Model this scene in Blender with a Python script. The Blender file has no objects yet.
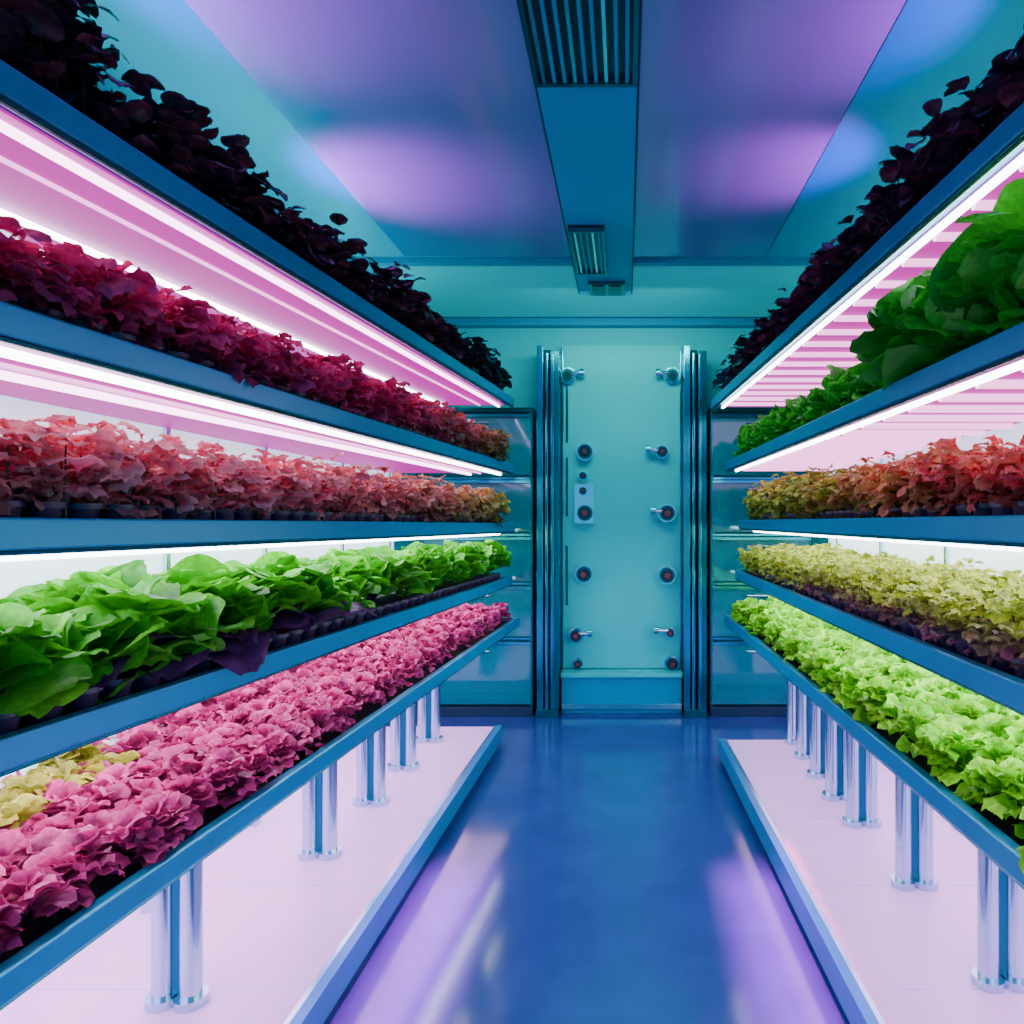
import bpy, math, random
import numpy as np
from mathutils import Vector, Matrix
random.seed(4); rng=np.random.default_rng(7)
H=1.33; F=700.0
D=bpy.data
def link(o): bpy.context.scene.collection.objects.link(o); return o
# ---------------- materials
def mat(name,col,rough=.4,metal=0.,emit=None,es=0.,noise=0.,nscale=20.,bump=0.,spec=.5,trans=0.,alpha=1.):
    m=D.materials.new(name); m.use_nodes=True; nt=m.node_tree; b=nt.nodes['Principled BSDF']
    b.inputs['Base Color'].default_value=(*col,1); b.inputs['Roughness'].default_value=rough
    b.inputs['Metallic'].default_value=metal; b.inputs['Specular IOR Level'].default_value=spec
    b.inputs['Transmission Weight'].default_value=trans
    b.inputs['Alpha'].default_value=alpha
    if emit: b.inputs['Emission Color'].default_value=(*emit,1); b.inputs['Emission Strength'].default_value=es
    if noise or bump:
        tc=nt.nodes.new('ShaderNodeTexCoord'); n=nt.nodes.new('ShaderNodeTexNoise'); n.inputs['Scale'].default_value=nscale
        n.inputs['Detail'].default_value=4; nt.links.new(tc.outputs['Object'],n.inputs['Vector'])
        if noise:
            r=nt.nodes.new('ShaderNodeMapRange'); r.inputs['To Min'].default_value=1-noise; r.inputs['To Max'].default_value=1+noise
            nt.links.new(n.outputs['Fac'],r.inputs['Value'])
            v=nt.nodes.new('ShaderNodeVectorMath'); v.operation='SCALE'; v.inputs[0].default_value=col
            nt.links.new(r.outputs[0],v.inputs['Scale']); nt.links.new(v.outputs[0],b.inputs['Base Color'])
        if bump:
            bp=nt.nodes.new('ShaderNodeBump'); bp.inputs['Strength'].default_value=bump; bp.inputs['Distance'].default_value=.01
            nt.links.new(n.outputs['Fac'],bp.inputs['Height']); nt.links.new(bp.outputs[0],b.inputs['Normal'])
    return m
M=dict(
 steel=mat('blue_steel',(.003,.24,.46),.28,.3,noise=.15,nscale=6),
 chrome=mat('brushed_steel',(.42,.66,.78),.18,1.,noise=.1,nscale=10),
 tsteel=mat('teal_steel',(.02,.30,.38),.2,1.,noise=.1,nscale=10),
 dsteel=mat('dark_steel',(.0,.14,.18),.25,.8),
 soil=mat('soil',(.012,.010,.014),.9,noise=.5,nscale=60,bump=.6),
 pot=mat('pot_plastic',(.04,.018,.08),.4,noise=.3,nscale=30),
 panel=mat('white_panel',(.84,.86,.92),.5,noise=.04,nscale=3),
 deckp=mat('bench_white',(.86,.60,.92),.35,noise=.05,nscale=5),
 wall=mat('wall_paint',(0,.54,.56),.5,noise=.06,nscale=2,spec=.08),
 teal=mat('teal_door',(0,.58,.57),.25,noise=.05,nscale=3,spec=.12),
 ceil=mat('ceiling_paint',(0,.36,.47),.4,noise=.06,nscale=2,spec=.15),
 cpan=mat('ceiling_gloss',(.10,.21,.42),.12,noise=.1,nscale=2,spec=.8),
 cstrip=mat('ceiling_strip',(0,.28,.44),.35,spec=.2),
 dark=mat('dark_trim',(.0,.03,.07),.5),
 black=mat('black_rubber',(.008,.012,.02),.3),
 floor=mat('epoxy_floor',(.022,.062,.25),.13,noise=.25,nscale=5,bump=.02,spec=.7),
 glass=mat('cabinet_glass',(0,.32,.38),.06,.1,alpha=.55,spec=.8),
 lens=mat('knob_lens',(.25,.04,.05),.1),
 Ltube=mat('led_tube_pink',(.3,.1,.2),.3,emit=(1,.52,.93),es=8),
 Lbar=mat('led_bar_pink',(.3,.1,.2),.3,emit=(1,.34,.82),es=3.0),
 Lwhite=mat('led_tube_white',(1,1,1),.3,emit=(.88,.93,1),es=13),
 Lmag=mat('led_diffuser_magenta',(.10,.0,.09),.5,emit=(.80,.0,.54),es=.95),
 Lpink=mat('led_diffuser_pink',(.10,.0,.09),.5,emit=(.82,.0,.54),es=.95),
 Lwp=mat('led_diffuser_white',(.8,.8,.8),.3,emit=(.88,.9,1),es=3.2),
 Lsoft=mat('led_diffuser_lavender',(.8,.7,.8),.3,emit=(1,.58,1),es=3.1),
 bglow=mat('white_panel_glow',(.75,.8,.85),.4,emit=(.55,.86,1),es=1.35),  # white back panels; light from the LED strips put in as emission
 cglow=mat('ceiling_glow_cyan',(0,.48,.53),.5,emit=(.0,.50,.52),es=.25,spec=.1),  # ceiling colour with an added cyan glow
 stem=mat('stem',(.12,.16,.03),.5),
)
def leafmat(name,rough=.42,tr=.3):
    m=D.materials.new(name); m.use_nodes=True; nt=m.node_tree; b=nt.nodes['Principled BSDF']; out=nt.nodes['Material Output']
    a=nt.nodes.new('ShaderNodeAttribute'); a.attribute_name='Col'
    n=nt.nodes.new('ShaderNodeTexNoise'); n.inputs['Scale'].default_value=90
    tc=nt.nodes.new('ShaderNodeTexCoord'); nt.links.new(tc.outputs['Object'],n.inputs['Vector'])
    r=nt.nodes.new('ShaderNodeMapRange'); r.inputs['To Min'].default_value=.5; r.inputs['To Max'].default_value=1.5
    nt.links.new(n.outputs['Fac'],r.inputs['Value'])
    v=nt.nodes.new('ShaderNodeVectorMath'); v.operation='SCALE'
    nt.links.new(a.outputs['Color'],v.inputs[0]); nt.links.new(r.outputs[0],v.inputs['Scale'])
    nt.links.new(v.outputs[0],b.inputs['Base Color']); b.inputs['Roughness'].default_value=rough
    b.inputs['Specular IOR Level'].default_value=.35
    t=nt.nodes.new('ShaderNodeBsdfTranslucent'); nt.links.new(v.outputs[0],t.inputs['Color'])
    mx=nt.nodes.new('ShaderNodeMixShader'); mx.inputs[0].default_value=tr
    nt.links.new(b.outputs[0],mx.inputs[1]); nt.links.new(t.outputs[0],mx.inputs[2]); nt.links.new(mx.outputs[0],out.inputs['Surface'])
    bp=nt.nodes.new('ShaderNodeBump'); bp.inputs['Strength'].default_value=.35; bp.inputs['Distance'].default_value=.004
    nt.links.new(n.outputs['Fac'],bp.inputs['Height']); nt.links.new(bp.outputs[0],b.inputs['Normal'])
    return m
LEAF=leafmat('leaf',.45,.36); LEAFD=leafmat('leaf_dark',.35,.15)
# ---------------- mesh builder
class MB:
    def __init__(s): s.v=[];s.f=[];s.m=[];s.sm=[];s.mats=[]
    def mi(s,m):
        m=M[m] if isinstance(m,str) else m
        if m not in s.mats: s.mats.append(m)
        return s.mats.index(m)
    def add(s,v,f,m,sm=False):
        o=len(s.v); s.v+=list(v); k=s.mi(m)
        for q in f: s.f.append([i+o for i in q]); s.m.append(k); s.sm.append(sm)
    def prism(s,c,z0,z1,m):
        n=len(c)
        if not hasattr(z0,'__len__'): z0=[z0]*n
        if not hasattr(z1,'__len__'): z1=[z1]*n
        v=[(c[i][0],c[i][1],z0[i]) for i in range(n)]+[(c[i][0],c[i][1],z1[i]) for i in range(n)]
        s.add(v,[list(range(n))[::-1],list(range(n,2*n))]+[[i,(i+1)%n,n+(i+1)%n,n+i] for i in range(n)],m)
    def box(s,x0,x1,y0,y1,z0,z1,m): s.prism([(x0,y0),(x1,y0),(x1,y1),(x0,y1)],z0,z1,m)
    def cyl(s,p0,p1,r0,m,r1=None,n=14,cap=True):
        r1=r0 if r1 is None else r1
        p0=Vector(p0);p1=Vector(p1);d=(p1-p0).normalized()
        a=d.orthogonal().normalized(); b=d.cross(a); v=[]
        for p,r in((p0,r0),(p1,r1)):
            for i in range(n):
                t=2*math.pi*i/n; v.append(tuple(p+a*math.cos(t)*r+b*math.sin(t)*r))
        s.add(v,[[i,(i+1)%n,n+(i+1)%n,n+i] for i in range(n)],m,True)
        if cap: s.add(v,[list(range(n))[::-1],list(range(n,2*n))],m)
    def obj(s,name,parent=None,bevel=0):
        me=D.meshes.new(name); me.from_pydata(s.v,[],s.f)
        for m in s.mats: me.materials.append(m)
        me.polygons.foreach_set('material_index',s.m); me.polygons.foreach_set('use_smooth',s.sm)
        me.update(); o=link(D.objects.new(name,me))
        if parent: o.parent=parent
        if bevel:
            b=o.modifiers.new('b','BEVEL'); b.width=bevel; b.segments=2; b.limit_method='ANGLE'
        return o
def empty(name,loc=(0,0,0)):
    e=D.objects.new(name,None); e.empty_display_size=.1; return link(e)
# ---------------- room
XL,XR,YB,YF=-1.82,1.47,4.8,-0.6; ZC=H+1.31
def rb(name,*a,m='wall'):
    b=MB(); b.box(*a,m); return b.obj(name)
rb('floor',XL-.1,XR+.1,YF,YB+.1,-.08,0,m='floor')
rb('wall_left',XL-.1,XL,YF,YB+.1,0,ZC)
rb('wall_right',XR,XR+.1,YF,YB+.1,0,ZC)
rb('wall_back',XL,XR,YB,YB+.1,0,ZC)
rb('ceiling',XL-.1,XR+.1,YF,YB+.1,ZC,ZC+.1,m='ceil')
b=MB(); b.box(-1.12,.72,YF,3.52,ZC-.012,ZC,'dark'); b.box(-1.105,.705,YF,3.505,ZC-.03,ZC-.012,'cpan'); b.obj('trim_1',bevel=.004)
b=MB(); b.box(-1.5,1.2,3.60,3.63,ZC-.03,ZC,'cstrip'); b.box(-1.5,1.2,4.72,4.80,ZC-.05,ZC,'cstrip'); b.obj('trim_2')
b=MB(); b.box(-.26,.035,YF,4.05,ZC-.055,ZC-.03,'cstrip'); b.box(-.268,-.26,YF,4.05,ZC-.05,ZC-.03,'dark'); b.box(.035,.043,YF,4.05,ZC-.05,ZC-.03,'dark'); b.obj('trim_3')
def vent(y0,y1,x0,x1,slats,plate=None):
    b=MB(); z=ZC-.055
    b.box(x0,x1,y0,y1,z-.012,z,'black')
    fr=.014
    b.box(x0,x0+fr,y0,y1,z-.03,z-.012,'dsteel'); b.box(x1-fr,x1,y0,y1,z-.03,z-.012,'dsteel')
    b.box(x0+fr,x1-fr,y0,y0+fr,z-.03,z-.012,'dsteel'); b.box(x0+fr,x1-fr,y1-fr,y1,z-.03,z-.012,'dsteel')
    for i in range(slats):
        x=x0+fr+(x1-x0-2*fr)*(i+.5)/slats
        b.box(x-.005,x+.005,y0+fr,y1-fr,z-.026,z-.012,'cstrip' if i%3 else 'chrome')
    return b.obj('ceiling_vent')
vent(1.40,2.02,-.26,.035,9); vent(3.06,3.62,-.25,-.09,5); 
b=MB(); b.box(-.2,.0,3.80,4.0,ZC-.075,ZC-.055,'dsteel'); b.box(-.18,-.11,3.82,3.98,ZC-.08,ZC-.075,'black'); b.box(-.09,-.02,3.82,3.98,ZC-.08,ZC-.075,'black'); b.obj('ceiling_sensor_box')
b=MB(); b.box(-1.3,1.0,3.72,4.66,ZC-.01,ZC-.002,'cglow'); b.obj('ceiling_glow_panel')  # added glowing sheet that makes the rear ceiling brighter
# ---------------- door
b=MB(); b.box(-.428,.383,4.74,4.795,.27,H+1.13,'teal')
for z in (.9,1.5,2.0): b.box(-.40,-.385,4.732,4.74,z-.2,z+.2,'dsteel')
b.box(-.428,-.415,4.725,4.74,.27,H+1.10,'tsteel'); b.box(.370,.383,4.725,4.74,.27,H+1.10,'tsteel')
dr=b.obj('door_1',bevel=.004)
def PX(px,y): return (px-625)*y/F
def PZ(py,y): return H-(py-512)*y/F
kb=MB()
for px,py,r,st in ((585,452,.052,0),(583,476,.026,0),(583,491,.026,0),(585,513,.055,0),(584,574,.055,0),(576,635,.045,1),(662,452,.04,-1),(667,513,.055,-1),(667,575,.055,0),(670,632,.03,-1),(568,376,.05,1),(672,376,.05,-1),(578,663,.03,0),(672,663,.045,0)):
    x=PX(px,4.72); z=PZ(py,4.72)
    kb.cyl((x,4.74,z),(x,4.715,z),r*1.15,'chrome'); kb.cyl((x,4.715,z),(x,4.685,z),r*.95,'dsteel'); kb.cyl((x,4.685,z),(x,4.675,z),r*.7,'black'); kb.cyl((x,4.675,z),(x,4.668,z),r*.35,'lens')
    if st:
        kb.cyl((x,4.70,z+.01),(x+st*.08,4.69,z+.015),.016,'chrome'); kb.cyl((x+st*.08,4.69,z+.015),(x+st*.11,4.69,z+.015),.028,'chrome')
x=PX(584,4.72); kb.box(x-.065,x+.065,4.725,4.74,PZ(522,4.72)-.01,PZ(484,4.72),'chrome')
kb.obj('porthole_knobs',dr)
b=MB(); b.box(-.42,.375,4.62,4.735,0,.24,'cstrip'); b.box(-.425,.38,4.60,4.735,.24,.268,'teal'); b.box(-.42,.375,4.60,4.62,.03,.07,'chrome'); b.obj('door_threshold_step',bevel=.004)
def frame(x0,x1):
    b=MB(); zt=H+1.085; w=x1-x0
    b.box(x0,x0+w*.28,4.56,4.73,0,zt,'tsteel'); b.box(x0+w*.28,x0+w*.62,4.60,4.73,0,zt-.02,'dark')
    b.box(x0+w*.62,x1,4.54,4.73,0,zt-.04,'dsteel'); b.cyl((x0+w*.45,4.575,.02),(x0+w*.45,4.575,zt-.05),w*.12,'tsteel')
    b.box(x0+w*.66,x0+w*.78,4.535,4.54,.05,zt-.06,'tsteel')
    b.box(x0,x1,4.52,4.735,0,.05,'dsteel')
    b.obj('door_frame_post',bevel=.004)
frame(-.575,-.43); frame(.385,.53)
def cabinet(x0,x1,zt):
    b=MB(); y0,y1=4.55,4.78
    b.box(x0,x1,y1-.02,y1,.06,zt,'wall'); b.box(x0,x0+.02,y0,y1-.02,.06,zt,'dsteel'); b.box(x1-.02,x1,y0,y1-.02,.06,zt,'dsteel')
    b.box(x0,x1,y0,y1,zt,zt+.03,'dsteel'); b.box(x0,x1,y0,y1,0,.06,'dark')
    zs=[.06,.50,.86,1.18,1.55,zt]
    for z in zs[1:-1]: b.box(x0+.02,x1-.02,y0+.03,y1-.02,z-.01,z+.01,'tsteel')
    for a,c in zip(zs,zs[1:]):
        b.box(x0+.01,x1-.01,y0-.002,y0+.006,a+.02,c-.02,'glass')
        b.box(x0+.01,x1-.01,y0-.012,y0-.002,c-.035,c-.012,'tsteel')
        b.cyl(((x0+x1)/2-.1,y0-.03,c-.07),((x0+x1)/2+.1,y0-.03,c-.07),.008,'chrome')
    b.obj('glass_cabinet',bevel=.003)
cabinet(-1.36,-.60,1.98); cabinet(.555,1.22,1.98)
# ---------------- racks
T=.052; Y0,Y1=.45,4.3
class Shelf:
    def __init__(s,side,ya,xa,za,xb,zb,back): s.side=side; s.ya=ya;s.xa=xa;s.za=za;s.xb=xb;s.zb=zb;s.back=back;s.up=None
    def x(s,y): return s.xa+(s.xb-s.xa)*(y-s.ya)/(Y1-s.ya)
    def z(s,y): return H+s.za+(s.zb-s.za)*(y-s.ya)/(Y1-s.ya)
LS=[Shelf(-1,1.07,-.955,.694,-.680,.700,-1.42),Shelf(-1,1.07,-.955,.324,-.675,.288,-1.42),Shelf(-1,1.07,-.955,-.008,-.675,-.068,-1.42),
    Shelf(-1,1.07,-.955,-.349,-.69,-.395,-1.42),Shelf(-1,1.07,-.955,-.708,-.65,-.645,-1.74)]
RS=[Shelf(1,1.263,.72,.743,.53,.688,1.25),Shelf(1,1.263,.72,.346,.614,.307,1.25),Shelf(1,1.263,.72,-.005,.70,-.05,1.25),
    Shelf(1,1.263,.72,-.312,.675,-.356,1.25),Shelf(1,1.263,.72,-.628,.613,-.632,1.40)]
for SS in(LS,RS):
    for i in range(1,5): SS[i].up=SS[i-1]
def strip(b,s,a0,a1,z0,z1,m,ya=Y0,yb=Y1,relback=False):
    def X(a,y): return s.back if a=='B' else s.x(y)+s.side*a
    c=[(X(a0,ya),ya),(X(a0,yb),yb),(X(a1,yb),yb),(X(a1,ya),ya)]
    if s.side>0: c=c[::-1]
    yy=[p[1] for p in c]
    b.prism(c,[s.z(y)+z0 for y in yy],[s.z(y)+z1 for y in yy],m)
def shelf(b,lb,s,kind,last=False):
    strip(b,s,0,.028,-T,0,'steel'); strip(b,s,.004,.02,-T-.008,-T,'dsteel')
    strip(b,s,.028,'B',-.032,-.02,'soil')
    strip(b,s,.028,'B',-.005-.027,0,'steel',Y1-.03,Y1)
    d={'mag':'Lmag','magw':'Lmag','pinkbars':'Lpink','pinkw':'Lpink','white':'Lwp','soft':'Lsoft'}[kind]
    strip(b,s,.028,'B',-T+.006,-.0325,'steel')
    strip(lb,s,.05,'B',-T+.001,-T+.006,d,Y0+.03,Y1-.05)
    if kind in('mag','magw'):
        for a,mm in ((.075,'Ltube'),(.40,'Lwhite')) if kind=='mag' else ((.07,'Lwhite'),(.25,'Ltube')):
            p=[(s.x(y)+s.side*a,y,s.z(y)-T-.009) for y in (Y0+.05,Y1-.08)]; lb.cyl(p[0],p[1],.009,mm,n=8)
        for a in (.19,):
            p=[(s.x(y)+s.side*a,y,s.z(y)-T-.004) for y in (Y0+.05,Y1-.08)]; lb.cyl(p[0],p[1],.005,'Lbar',n=8)
    elif kind in('pinkbars','pinkw'):
        y=Y0+.08
        while y<Y1-.08:
            z=s.z(y)-T-.006; lb.cyl((s.x(y)+s.side*.07,y,z),(s.back-s.side*.02,y,z),.012,'Lbar',n=8); y+=.17
        p=[(s.x(y)+s.side*.055,y,s.z(y)-T-.006) for y in (Y0+.05,Y1-.08)]; lb.cyl(p[0],p[1],.009,'Lwhite',n=8)  # on the second shelf this white tube is added to brighten plants below
    elif kind=='white':
        for a in (.08,.3):
            p=[(s.x(y)+s.side*a,y,s.z(y)-T-.010) for y in (Y0+.05,Y1-.08)]; lb.cyl(p[0],p[1],.011,'Lwhite',n=8)
    else:
        p=[(s.x(y)+s.side*.3,y,s.z(y)-T-.010) for y in (Y0+.05,Y1-.08)]; lb.cyl(p[0],p[1],.011,'Ltube',n=8)
def rack(SS,kinds,postY,legs,bench,wallx,fillx):
    par=empty('grow_rack'); b=MB(); lb=MB(); side=SS[0].side
    for s,k in zip(SS,kinds): shelf(b,lb,s,k)
    o=b.obj('shelves',par,bevel=.004); lb.obj('led_lights',par)
    b=MB(); bk=SS[0].back
    for i in range(4):
        up,lo=SS[i],SS[i+1]
        z1a=up.z(Y0)-T; z1b=up.z(Y1)-T; z0a=lo.z(Y0); z0b=lo.z(Y1)
        x0,x1=sorted((bk,bk+side*.02))
        b.prism([(x0,Y0),(x1,Y0),(x1,Y1),(x0,Y1)],[z0a,z0a,z0b,z0b],[z1a,z1a,z1b,z1b],'bglow')
        for y in postY: b.box(*sorted((bk-side*.012,bk)),y-.01,y+.01,lo.z(y)-.02,up.z(y)-T,'chrome')
    for y in postY:
        b.box(*sorted((bk+side*.02,bk+side*.06)),y-.02,y+.02,0.0,SS[0].z(y)+.02,'chrome')
    b.box(*sorted((SS[4].back,SS[4].back+side*.02)),Y0,Y1,.1,SS[4].z(Y0)+.05,'panel')
    b.obj('back_panels',par)
    b=MB(); z=SS[0].z(2.4)+.19; b.box(*sorted((fillx-.04,fillx+.04)),.9,4.1,z-.03,z,'black')
    for y in(1.0,2.4,4.0): b.box(fillx-.01,fillx+.01,y-.01,y+.01,SS[0].z(y)-.02,z-.03,'black')
    b.obj('fill_light_trough',par)  # invented housing for the added cyan ceiling fill
    (ya,xa),(yb,xb)=bench; hb=.113
    y_0=Y0; x_0=xa+(xb-xa)*(y_0-ya)/(yb-ya)
    b=MB(); w=wallx
    def sl(o0,o1,z0,z1,m,ys=None):
        c=[(x_0+side*o0,y_0),(xb+side*o0,yb),((w if o1=='B' else xb+side*o1),yb),((w if o1=='B' else x_0+side*o1),y_0)]
        if side>0:c=c[::-1]
        b.prism(c,z0,z1,m)
    sl(0,.03,.03,hb,'steel'); sl(.03,'B',.02,hb-.01,'deckp'); sl(.03,.045,hb-.01,hb-.002,'chrome'); sl(.05,'B',0,.02,'dark')
    y=y_0+.35
    while y<yb: 
        b.box(*sorted((x_0+(xb-x_0)*(y-y_0)/(yb-y_0)+side*.06,w-side*.01)),y-.001,y+.001,hb-.01,hb-.0095,'chrome'); y+=.5
    b.obj('bench',par,bevel=.003)
    b=MB()
    for (x,y) in legs:
        s=SS[4]; zt=s.z(y)-T
        for dx in (-.035,.035):
            b.cyl((x+dx,y,hb),(x+dx,y,zt),.026,'chrome',n=16)
            b.cyl((x+dx,y,hb-.01),(x+dx,y,hb+.012),.04,'chrome',n=16)
        b.box(x-.02,x+.02,y-.006,y+.006,hb,zt,'dsteel'); b.box(x-.07,x+.07,y-.05,y+.05,zt-.012,zt,'steel')
    b.obj('legs',par); return par
rack(LS,['mag','magw','white','white','soft'],[1.0,2.16,2.75,3.5,4.2],[(-1.12,1.75),(-1.09,2.5),(-1.07,2.95),(-1.06,3.35),(-1.05,3.75),(-1.1,1.0)],((1.66,-.77),(4.0,-.70)),-1.80,-1.50)
rack(RS,['pinkbars','pinkw','white','white','soft'],[1.3,2.1,2.71,3.4,4.1],[(.98,1.82),(.95,2.3),(.93,2.75),(.92,3.0),(.92,3.25),(.92,3.5),(.92,3.72),(.98,1.2)],((1.66,.576),(3.77,.50)),1.45,1.30)
# ---------------- foliage
def leaf_variants(kind,K):
    out=[]
    if kind=='ruffle': nu,nv=8,11
    elif kind=='broad': nu,nv=8,7
    u=np.linspace(0,1,nu); v=np.linspace(-1,1,nv); U,V=np.meshgrid(u,v,indexing='ij')
    for k in range(K):
        if kind=='ruffle':
            ph=rng.uniform(0,6.28,4); E=U**2.5
            ang=V*(.55+.75*U)
            rad=U*(1+.06*np.sin(V*7+ph[0])*U)
            X=rad*np.cos(ang)*.62+U*.30; Y=rad*np.sin(ang)*.62
            Z=.085*E*np.sin(V*8.5+ph[1])+.06*E*np.sin(V*14+ph[2])+.06*U*np.sin(U*9+ph[3])+.16*V**2*U
            Z+=.42*U-.52*U**2
        else:
            W=.12+.5*np.sin(np.pi*np.clip(U,0,1)**.75*.93)**.8; ph=rng.uniform(0,6.28,3)
            X=U*(1-.10*V**2); Y=V*W
            Z=.13*np.abs(V)**1.3*(1-U*.3)+.04*np.sin(V*7+ph[0])*U+.05*np.sin(U*9+ph[1])*np.abs(V)+.5*U-.65*U**2
        out.append(np.stack([X,Y,Z],-1).reshape(-1,3))
    f=[]
    for i in range(nu-1):
        for j in range(nv-1):
            a=i*nv+j; f.append([a,a+nv,a+nv+1,a+1])
    return np.array(out),np.array(f),U.reshape(-1),V.reshape(-1)
VAR={k:leaf_variants(k,16) for k in('ruffle','broad')}
def foliage(name,parent,kind,P,L,yaw,pitch,col,edge,material,sh):
    bv,bf,U,V=VAR[kind]; n=len(L); nv=bv.shape[1]
    idx=rng.integers(0,len(bv),n); v=bv[idx]*L[:,None,None]
    roll=rng.normal(0,.3,n)
    c,s=np.cos(roll)[:,None],np.sin(roll)[:,None]; x,y,z=v[...,0],v[...,1],v[...,2]; y,z=y*c-z*s,y*s+z*c
    c,s=np.cos(pitch)[:,None],np.sin(pitch)[:,None]; x,z=x*c-z*s,x*s+z*c
    c,s=np.cos(yaw)[:,None],np.sin(yaw)[:,None]; x,y=x*c-y*s,x*s+y*c
    v=np.stack([x,y,z],-1)+P[:,None,:]
    # leaves rest on their own tray, stop at the back panel and stay below the shelf above
    bk=sh.back-sh.side*.015
    v[...,0]=np.maximum(v[...,0],bk) if sh.side<0 else np.minimum(v[...,0],bk)
    zf=sh.z(v[...,1]); ins=(v[...,0]-sh.x(v[...,1]))*sh.side
    v[...,2]=np.where(ins>-.004,np.maximum(v[...,2],zf+np.where(ins<.032,.004,-.018)),v[...,2])
    if sh.up is not None:
        ins=(v[...,0]-sh.up.x(v[...,1]))*sh.side
        v[...,2]=np.where(ins>-.02,np.minimum(v[...,2],sh.up.z(v[...,1])-T-.025-.01*rng.uniform(0,1,v[...,2].shape)),v[...,2])
    faces=(bf[None]+(np.arange(n)*nv)[:,None,None]).reshape(-1,4)
    me=D.meshes.new(name); me.vertices.add(n*nv); me.vertices.foreach_set('co',v.reshape(-1).astype(np.float32))
    nf=len(faces); me.loops.add(nf*4); me.loops.foreach_set('vertex_index',faces.reshape(-1).astype(np.int32))
    me.polygons.add(nf); me.polygons.foreach_set('loop_start',np.arange(0,nf*4,4,dtype=np.int32)); me.polygons.foreach_set('loop_total',np.full(nf,4,dtype=np.int32))
    me.update(calc_edges=True)
    me.polygons.foreach_set('use_smooth',np.ones(nf,dtype=bool))
    if kind=='ruffle': w=np.clip(U**1.8,0,1)
    else: w=np.clip(U**1.5*.8+.35*np.abs(V),0,1)*np.where((np.abs(V)<.1),.45,1)*np.where(np.arange(len(U))//7%2==0,1,.75)
    w=w[None,:,None]
    C=col[:,None,:]*(1-w)+edge[:,None,:]*w
    C=np.concatenate([C,np.ones(C.shape[:2]+(1,))],-1)
    at=me.color_attributes.new('Col','FLOAT_COLOR','POINT'); at.data.foreach_set('color',C.reshape(-1).astype(np.float32))
    me.materials.append(material); o=link(D.objects.new(name,me)); o.parent=parent; return o
def lerp(a,b,t): return np.array(a)[None]*(1-t[:,None])+np.array(b)[None]*t[:,None]
def bed(name,s,kind,h,L,sp,nl,colf,depth,pots=False,mat_=None,ya=.6,yb=4.24,hvar=.25,bush=False,off=.06,spill=.0,Lf=None,hf=None,tmin=.12):
    par=empty(name); px=[];py=[]
    y=ya; rows=max(1,int(depth/sp))
    while y<yb:
        for r in range(rows):
            px.append(s.x(y)+s.side*(off+sp*.25-spill+r*sp)+rng.normal(0,sp*.14)); py.append(y+(r%2)*sp*.5+rng.normal(0,sp*.14))
        y+=sp
    px=np.array(px);py=np.clip(np.array(py),0,yb); 
    if s.side<0: k=px>s.back+.06
    else: k=px<s.back-.06
    px,py=px[k],py[k]; n=len(px)
    z=np.array([s.z(q) for q in py])-.02
    ph=.045 if pots else 0.
    if pots:
        b=MB(); ps=.078; y=ya
        while y<yb:
            for r in range(2):
                X=s.x(y)+s.side*(.05+.028+r*.085); zz=s.z(y)-.019; 
                b.cyl((X,y,zz),(X,y,zz+ph),.022,'pot',r1=.033,n=10); b.cyl((X,y,zz+ph-.008),(X,y,zz+ph+.002),.036,'pot',n=10)
            y+=ps
        b.obj('nursery_pots',par)
    hs=h*np.ones(n) if hf is None else hf(py)
    hs=hs*(1+rng.uniform(-hvar,hvar*.35,n)); Ls=L*np.ones(n) if Lf is None else Lf(py)
    R=lambda a: np.repeat(a,nl)
    i=np.tile(np.arange(nl),n)/max(1,nl-1)
    X,Y,Z,HH,LL=R(px),R(py),R(z)+ph,R(hs)-ph,R(Ls)
    m=n*nl; yaw=i*nl*2.4+rng.uniform(0,6.28,m)
    LL=LL*rng.uniform(.7,1.2,m)
    t=rng.uniform(tmin,1,m)**.7
    if bush:
        rr=sp*.6*np.sqrt(rng.uniform(0,1,m)); dz=-.022 if pots else 0
        P=np.stack([X+np.cos(yaw)*rr,Y+np.sin(yaw)*rr,Z+dz+(HH-dz-LL*.35)*t*(1-.25*(rr/(sp*.6))**2)],-1)
        pitch=rng.uniform(-.5,.75,m)
        b=MB()
        for q in range(n):
            b.cyl((px[q],py[q],z[q]),(px[q]+rng.normal(0,.008),py[q]+rng.normal(0,.008),z[q]+hs[q]*.72),.003,'stem' if mat_ is LEAF else 'black',r1=.0015,n=5,cap=False)
        b.obj('stems',par)
    else:
        t=i**.8
        P=np.stack([X+np.cos(yaw)*.006,Y+np.sin(yaw)*.006,Z+np.maximum(0,HH-LL*.75)*(.25+.75*t)],-1)
        pitch=.10+1.15*t+rng.normal(0,.15,m)
    yf=(Y-ya)/(yb-ya); xf=np.abs(X-s.x(2.5))/depth
    c,e=colf(yf,xf,rng.uniform(0,1,m),t)
    br=rng.uniform(.6,1.25,m)[:,None]
    foliage('foliage',par,kind,P,LL,yaw,pitch,c*br,e*br,mat_ or LEAF,s)
    return par
def two(a,b,e,f):
    return lambda yf,xf,r,i:(lerp(a,b,r),lerp(e,f,r))
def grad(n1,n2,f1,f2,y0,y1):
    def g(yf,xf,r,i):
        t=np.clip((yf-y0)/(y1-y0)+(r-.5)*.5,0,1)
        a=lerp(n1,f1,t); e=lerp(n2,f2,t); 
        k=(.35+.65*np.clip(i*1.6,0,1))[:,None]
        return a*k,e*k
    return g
dark=two((.04,.012,.02),(.11,.02,.035),(.09,.02,.035),(.28,.04,.08))
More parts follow.
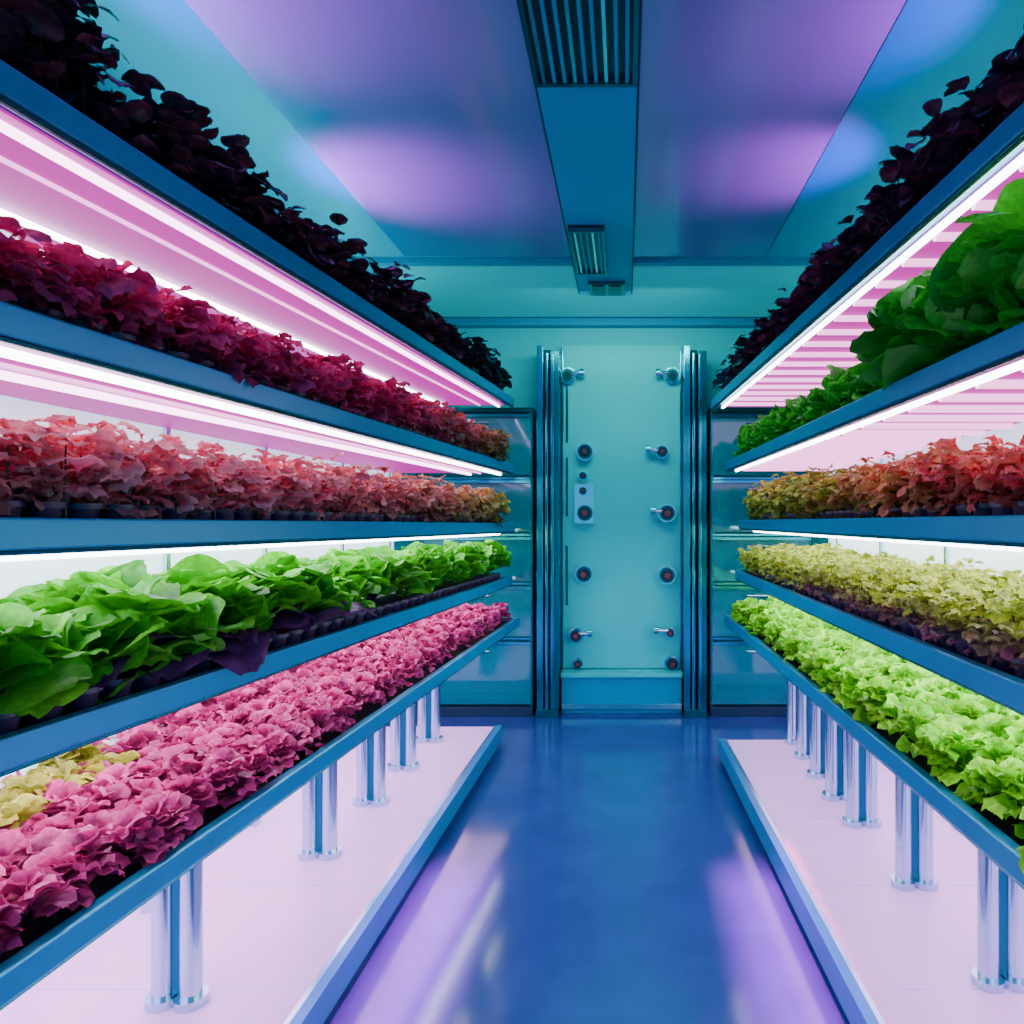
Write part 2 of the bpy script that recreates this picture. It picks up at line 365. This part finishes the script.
bed('dark_basil_bed',LS[0],'broad',.27,.052,.072,24,dark,.40,mat_=LEAFD,bush=True,hvar=.4)
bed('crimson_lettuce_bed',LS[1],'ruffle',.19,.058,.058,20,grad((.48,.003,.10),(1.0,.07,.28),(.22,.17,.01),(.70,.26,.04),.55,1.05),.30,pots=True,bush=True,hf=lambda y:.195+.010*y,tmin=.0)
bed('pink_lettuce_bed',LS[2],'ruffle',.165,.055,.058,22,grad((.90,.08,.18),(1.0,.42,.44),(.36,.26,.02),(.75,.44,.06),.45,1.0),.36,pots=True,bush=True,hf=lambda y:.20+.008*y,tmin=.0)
def c4l(yf,xf,r,i):
    t=((i<.30)&(yf<.55)&(r<.8)).astype(float)
    a=lerp((.015,.24,.004),(.06,.48,.01),r); e=lerp((.05,.42,.01),(.22,.78,.03),r)
    return a*(1-t[:,None])+np.array((.05,.012,.06))*t[:,None], e*(1-t[:,None])+np.array((.14,.03,.15))*t[:,None]
bed('green_lettuce_bed',LS[3],'broad',.20,.11,.10,17,c4l,.36,pots=True,
    Lf=lambda y:np.where(y<2.3,.135,.09),hf=lambda y:.215+.004*y,off=.045)
def c5(yf,xf,r,i):
    t=((xf>.44)&(yf<.33)).astype(float)*(r>.12)
    return lerp((.26,.004,.10),(.33,.34,.03),t),lerp((.76,.055,.30),(.60,.50,.08),t)
bed('magenta_lettuce_bed',LS[4],'ruffle',.125,.062,.066,16,c5,.95,spill=.0,Lf=lambda y:np.clip(.075-.010*y,.042,.07))
# right
bed('purple_basil_bed',RS[0],'broad',.25,.050,.072,24,two((.05,.010,.025),(.13,.018,.05),(.10,.016,.045),(.32,.04,.10)),.40,mat_=LEAFD,bush=True,hvar=.4)
bed('leafy_chard_bed',RS[1],'broad',.24,.10,.09,14,two((.01,.32,.01),(.03,.50,.02),(.03,.52,.02),(.10,.85,.04)),.40,
    Lf=lambda y:np.where(y<1.9,.17,.07),hf=lambda y:np.where(y<1.9,.26,.20))
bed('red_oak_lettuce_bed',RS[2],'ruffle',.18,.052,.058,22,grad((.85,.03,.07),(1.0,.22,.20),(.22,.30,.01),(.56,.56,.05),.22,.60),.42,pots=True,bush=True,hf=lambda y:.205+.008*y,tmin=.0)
def c4(yf,xf,r,i):
    t=np.where((xf<.36)&(yf<.62),np.clip(1.5-2.2*i,0,1),np.clip(.5-2*i,0,1))
    return lerp((.22,.28,.015),(.14,.015,.07),t),lerp((.52,.56,.04),(.34,.07,.15),t)
bed('olive_microgreen_bed',RS[3],'ruffle',.19,.038,.055,22,c4,.50,pots=True,bush=True,tmin=.0)
bed('lime_frisee_bed',RS[4],'ruffle',.13,.064,.072,18,two((.06,.38,.002),(.16,.54,.01),(.24,.74,.008),(.46,.90,.03)),.70)
# ---------------- added fill lamps
def lamp(name,typ,loc,tgt,power,col,alongY=False,**k):
    l=D.lights.new(name,typ); l.energy=power; l.color=col
    for a,b_ in k.items(): setattr(l,a,b_)
    o=link(D.objects.new(name,l)); d=(Vector(tgt)-Vector(loc)).normalized()
    if alongY:
        z=-d; y=Vector((0,1,0)); y=(y-z*y.dot(z)).normalized(); x=y.cross(z)
        m=Matrix((x,y,z)).transposed(); o.rotation_euler=m.to_euler()
    else: o.rotation_euler=d.to_track_quat('-Z','Y').to_euler()
    o.location=loc; return o
MG=(1,.03,.50); CY=(.0,.84,1)
lamp('ceiling_fill_light','SPOT',(-1.15,2.65,H+.93),(-.95,2.7,ZC),72,MG,spot_size=1.75,spot_blend=.7,shadow_soft_size=.04)  # four added magenta spots stand in for reflections on the glossy ceiling
lamp('ceiling_fill_light','SPOT',(-1.20,1.65,H+.90),(-.98,1.75,ZC),62,MG,spot_size=1.6,spot_blend=.7,shadow_soft_size=.04)
lamp('ceiling_fill_light','SPOT',(.85,2.55,H+.95),(.66,2.6,ZC),46,MG,spot_size=1.6,spot_blend=.7,shadow_soft_size=.04)
lamp('ceiling_fill_light','SPOT',(.90,1.75,H+.95),(.66,1.85,ZC),42,MG,spot_size=1.6,spot_blend=.7,shadow_soft_size=.04)
for x,tx in((-1.50,-.6),(1.30,.4)):
    lamp('ceiling_fill_light','AREA',(x,2.5,H+.905),(tx,2.5,ZC),18,CY,alongY=True,shape='RECTANGLE',size=.05,size_y=3.0)  # added cyan fill hidden behind the plants, lights the ceiling from below
lamp('back_fill_light','AREA',(-.03,3.9,ZC-.10),(-.03,4.75,H-.2),11,(0,1,.96),shape='RECTANGLE',size=1.0,size_y=.08)  # added fill that brightens the door and back wall
lamp('floor_fill_light','AREA',(-.64,2.0,ZC-.04),(-.62,2.0,0),22,(1,.02,.26),alongY=True,shape='RECTANGLE',size=.03,size_y=1.2,spread=math.radians(9))  # both strips are added to make the magenta patches on the floor
lamp('floor_fill_light','AREA',(.47,2.0,ZC-.04),(.455,2.0,0),20,(1,.02,.26),alongY=True,shape='RECTANGLE',size=.03,size_y=1.2,spread=math.radians(8))
# ---------------- world & camera
w=D.worlds.new('World'); bpy.context.scene.world=w; w.use_nodes=True
w.node_tree.nodes['Background'].inputs[0].default_value=(0,.50,.90,1); w.node_tree.nodes['Background'].inputs[1].default_value=1.15
c=D.cameras.new('camera'); c.sensor_width=36; c.lens=36*F/1024; c.shift_x=-113/1024; c.shift_y=0; c.clip_start=.02
co=link(D.objects.new('camera',c)); co.location=(0,0,H); co.rotation_euler=(math.pi/2,0,0)
bpy.context.scene.camera=co
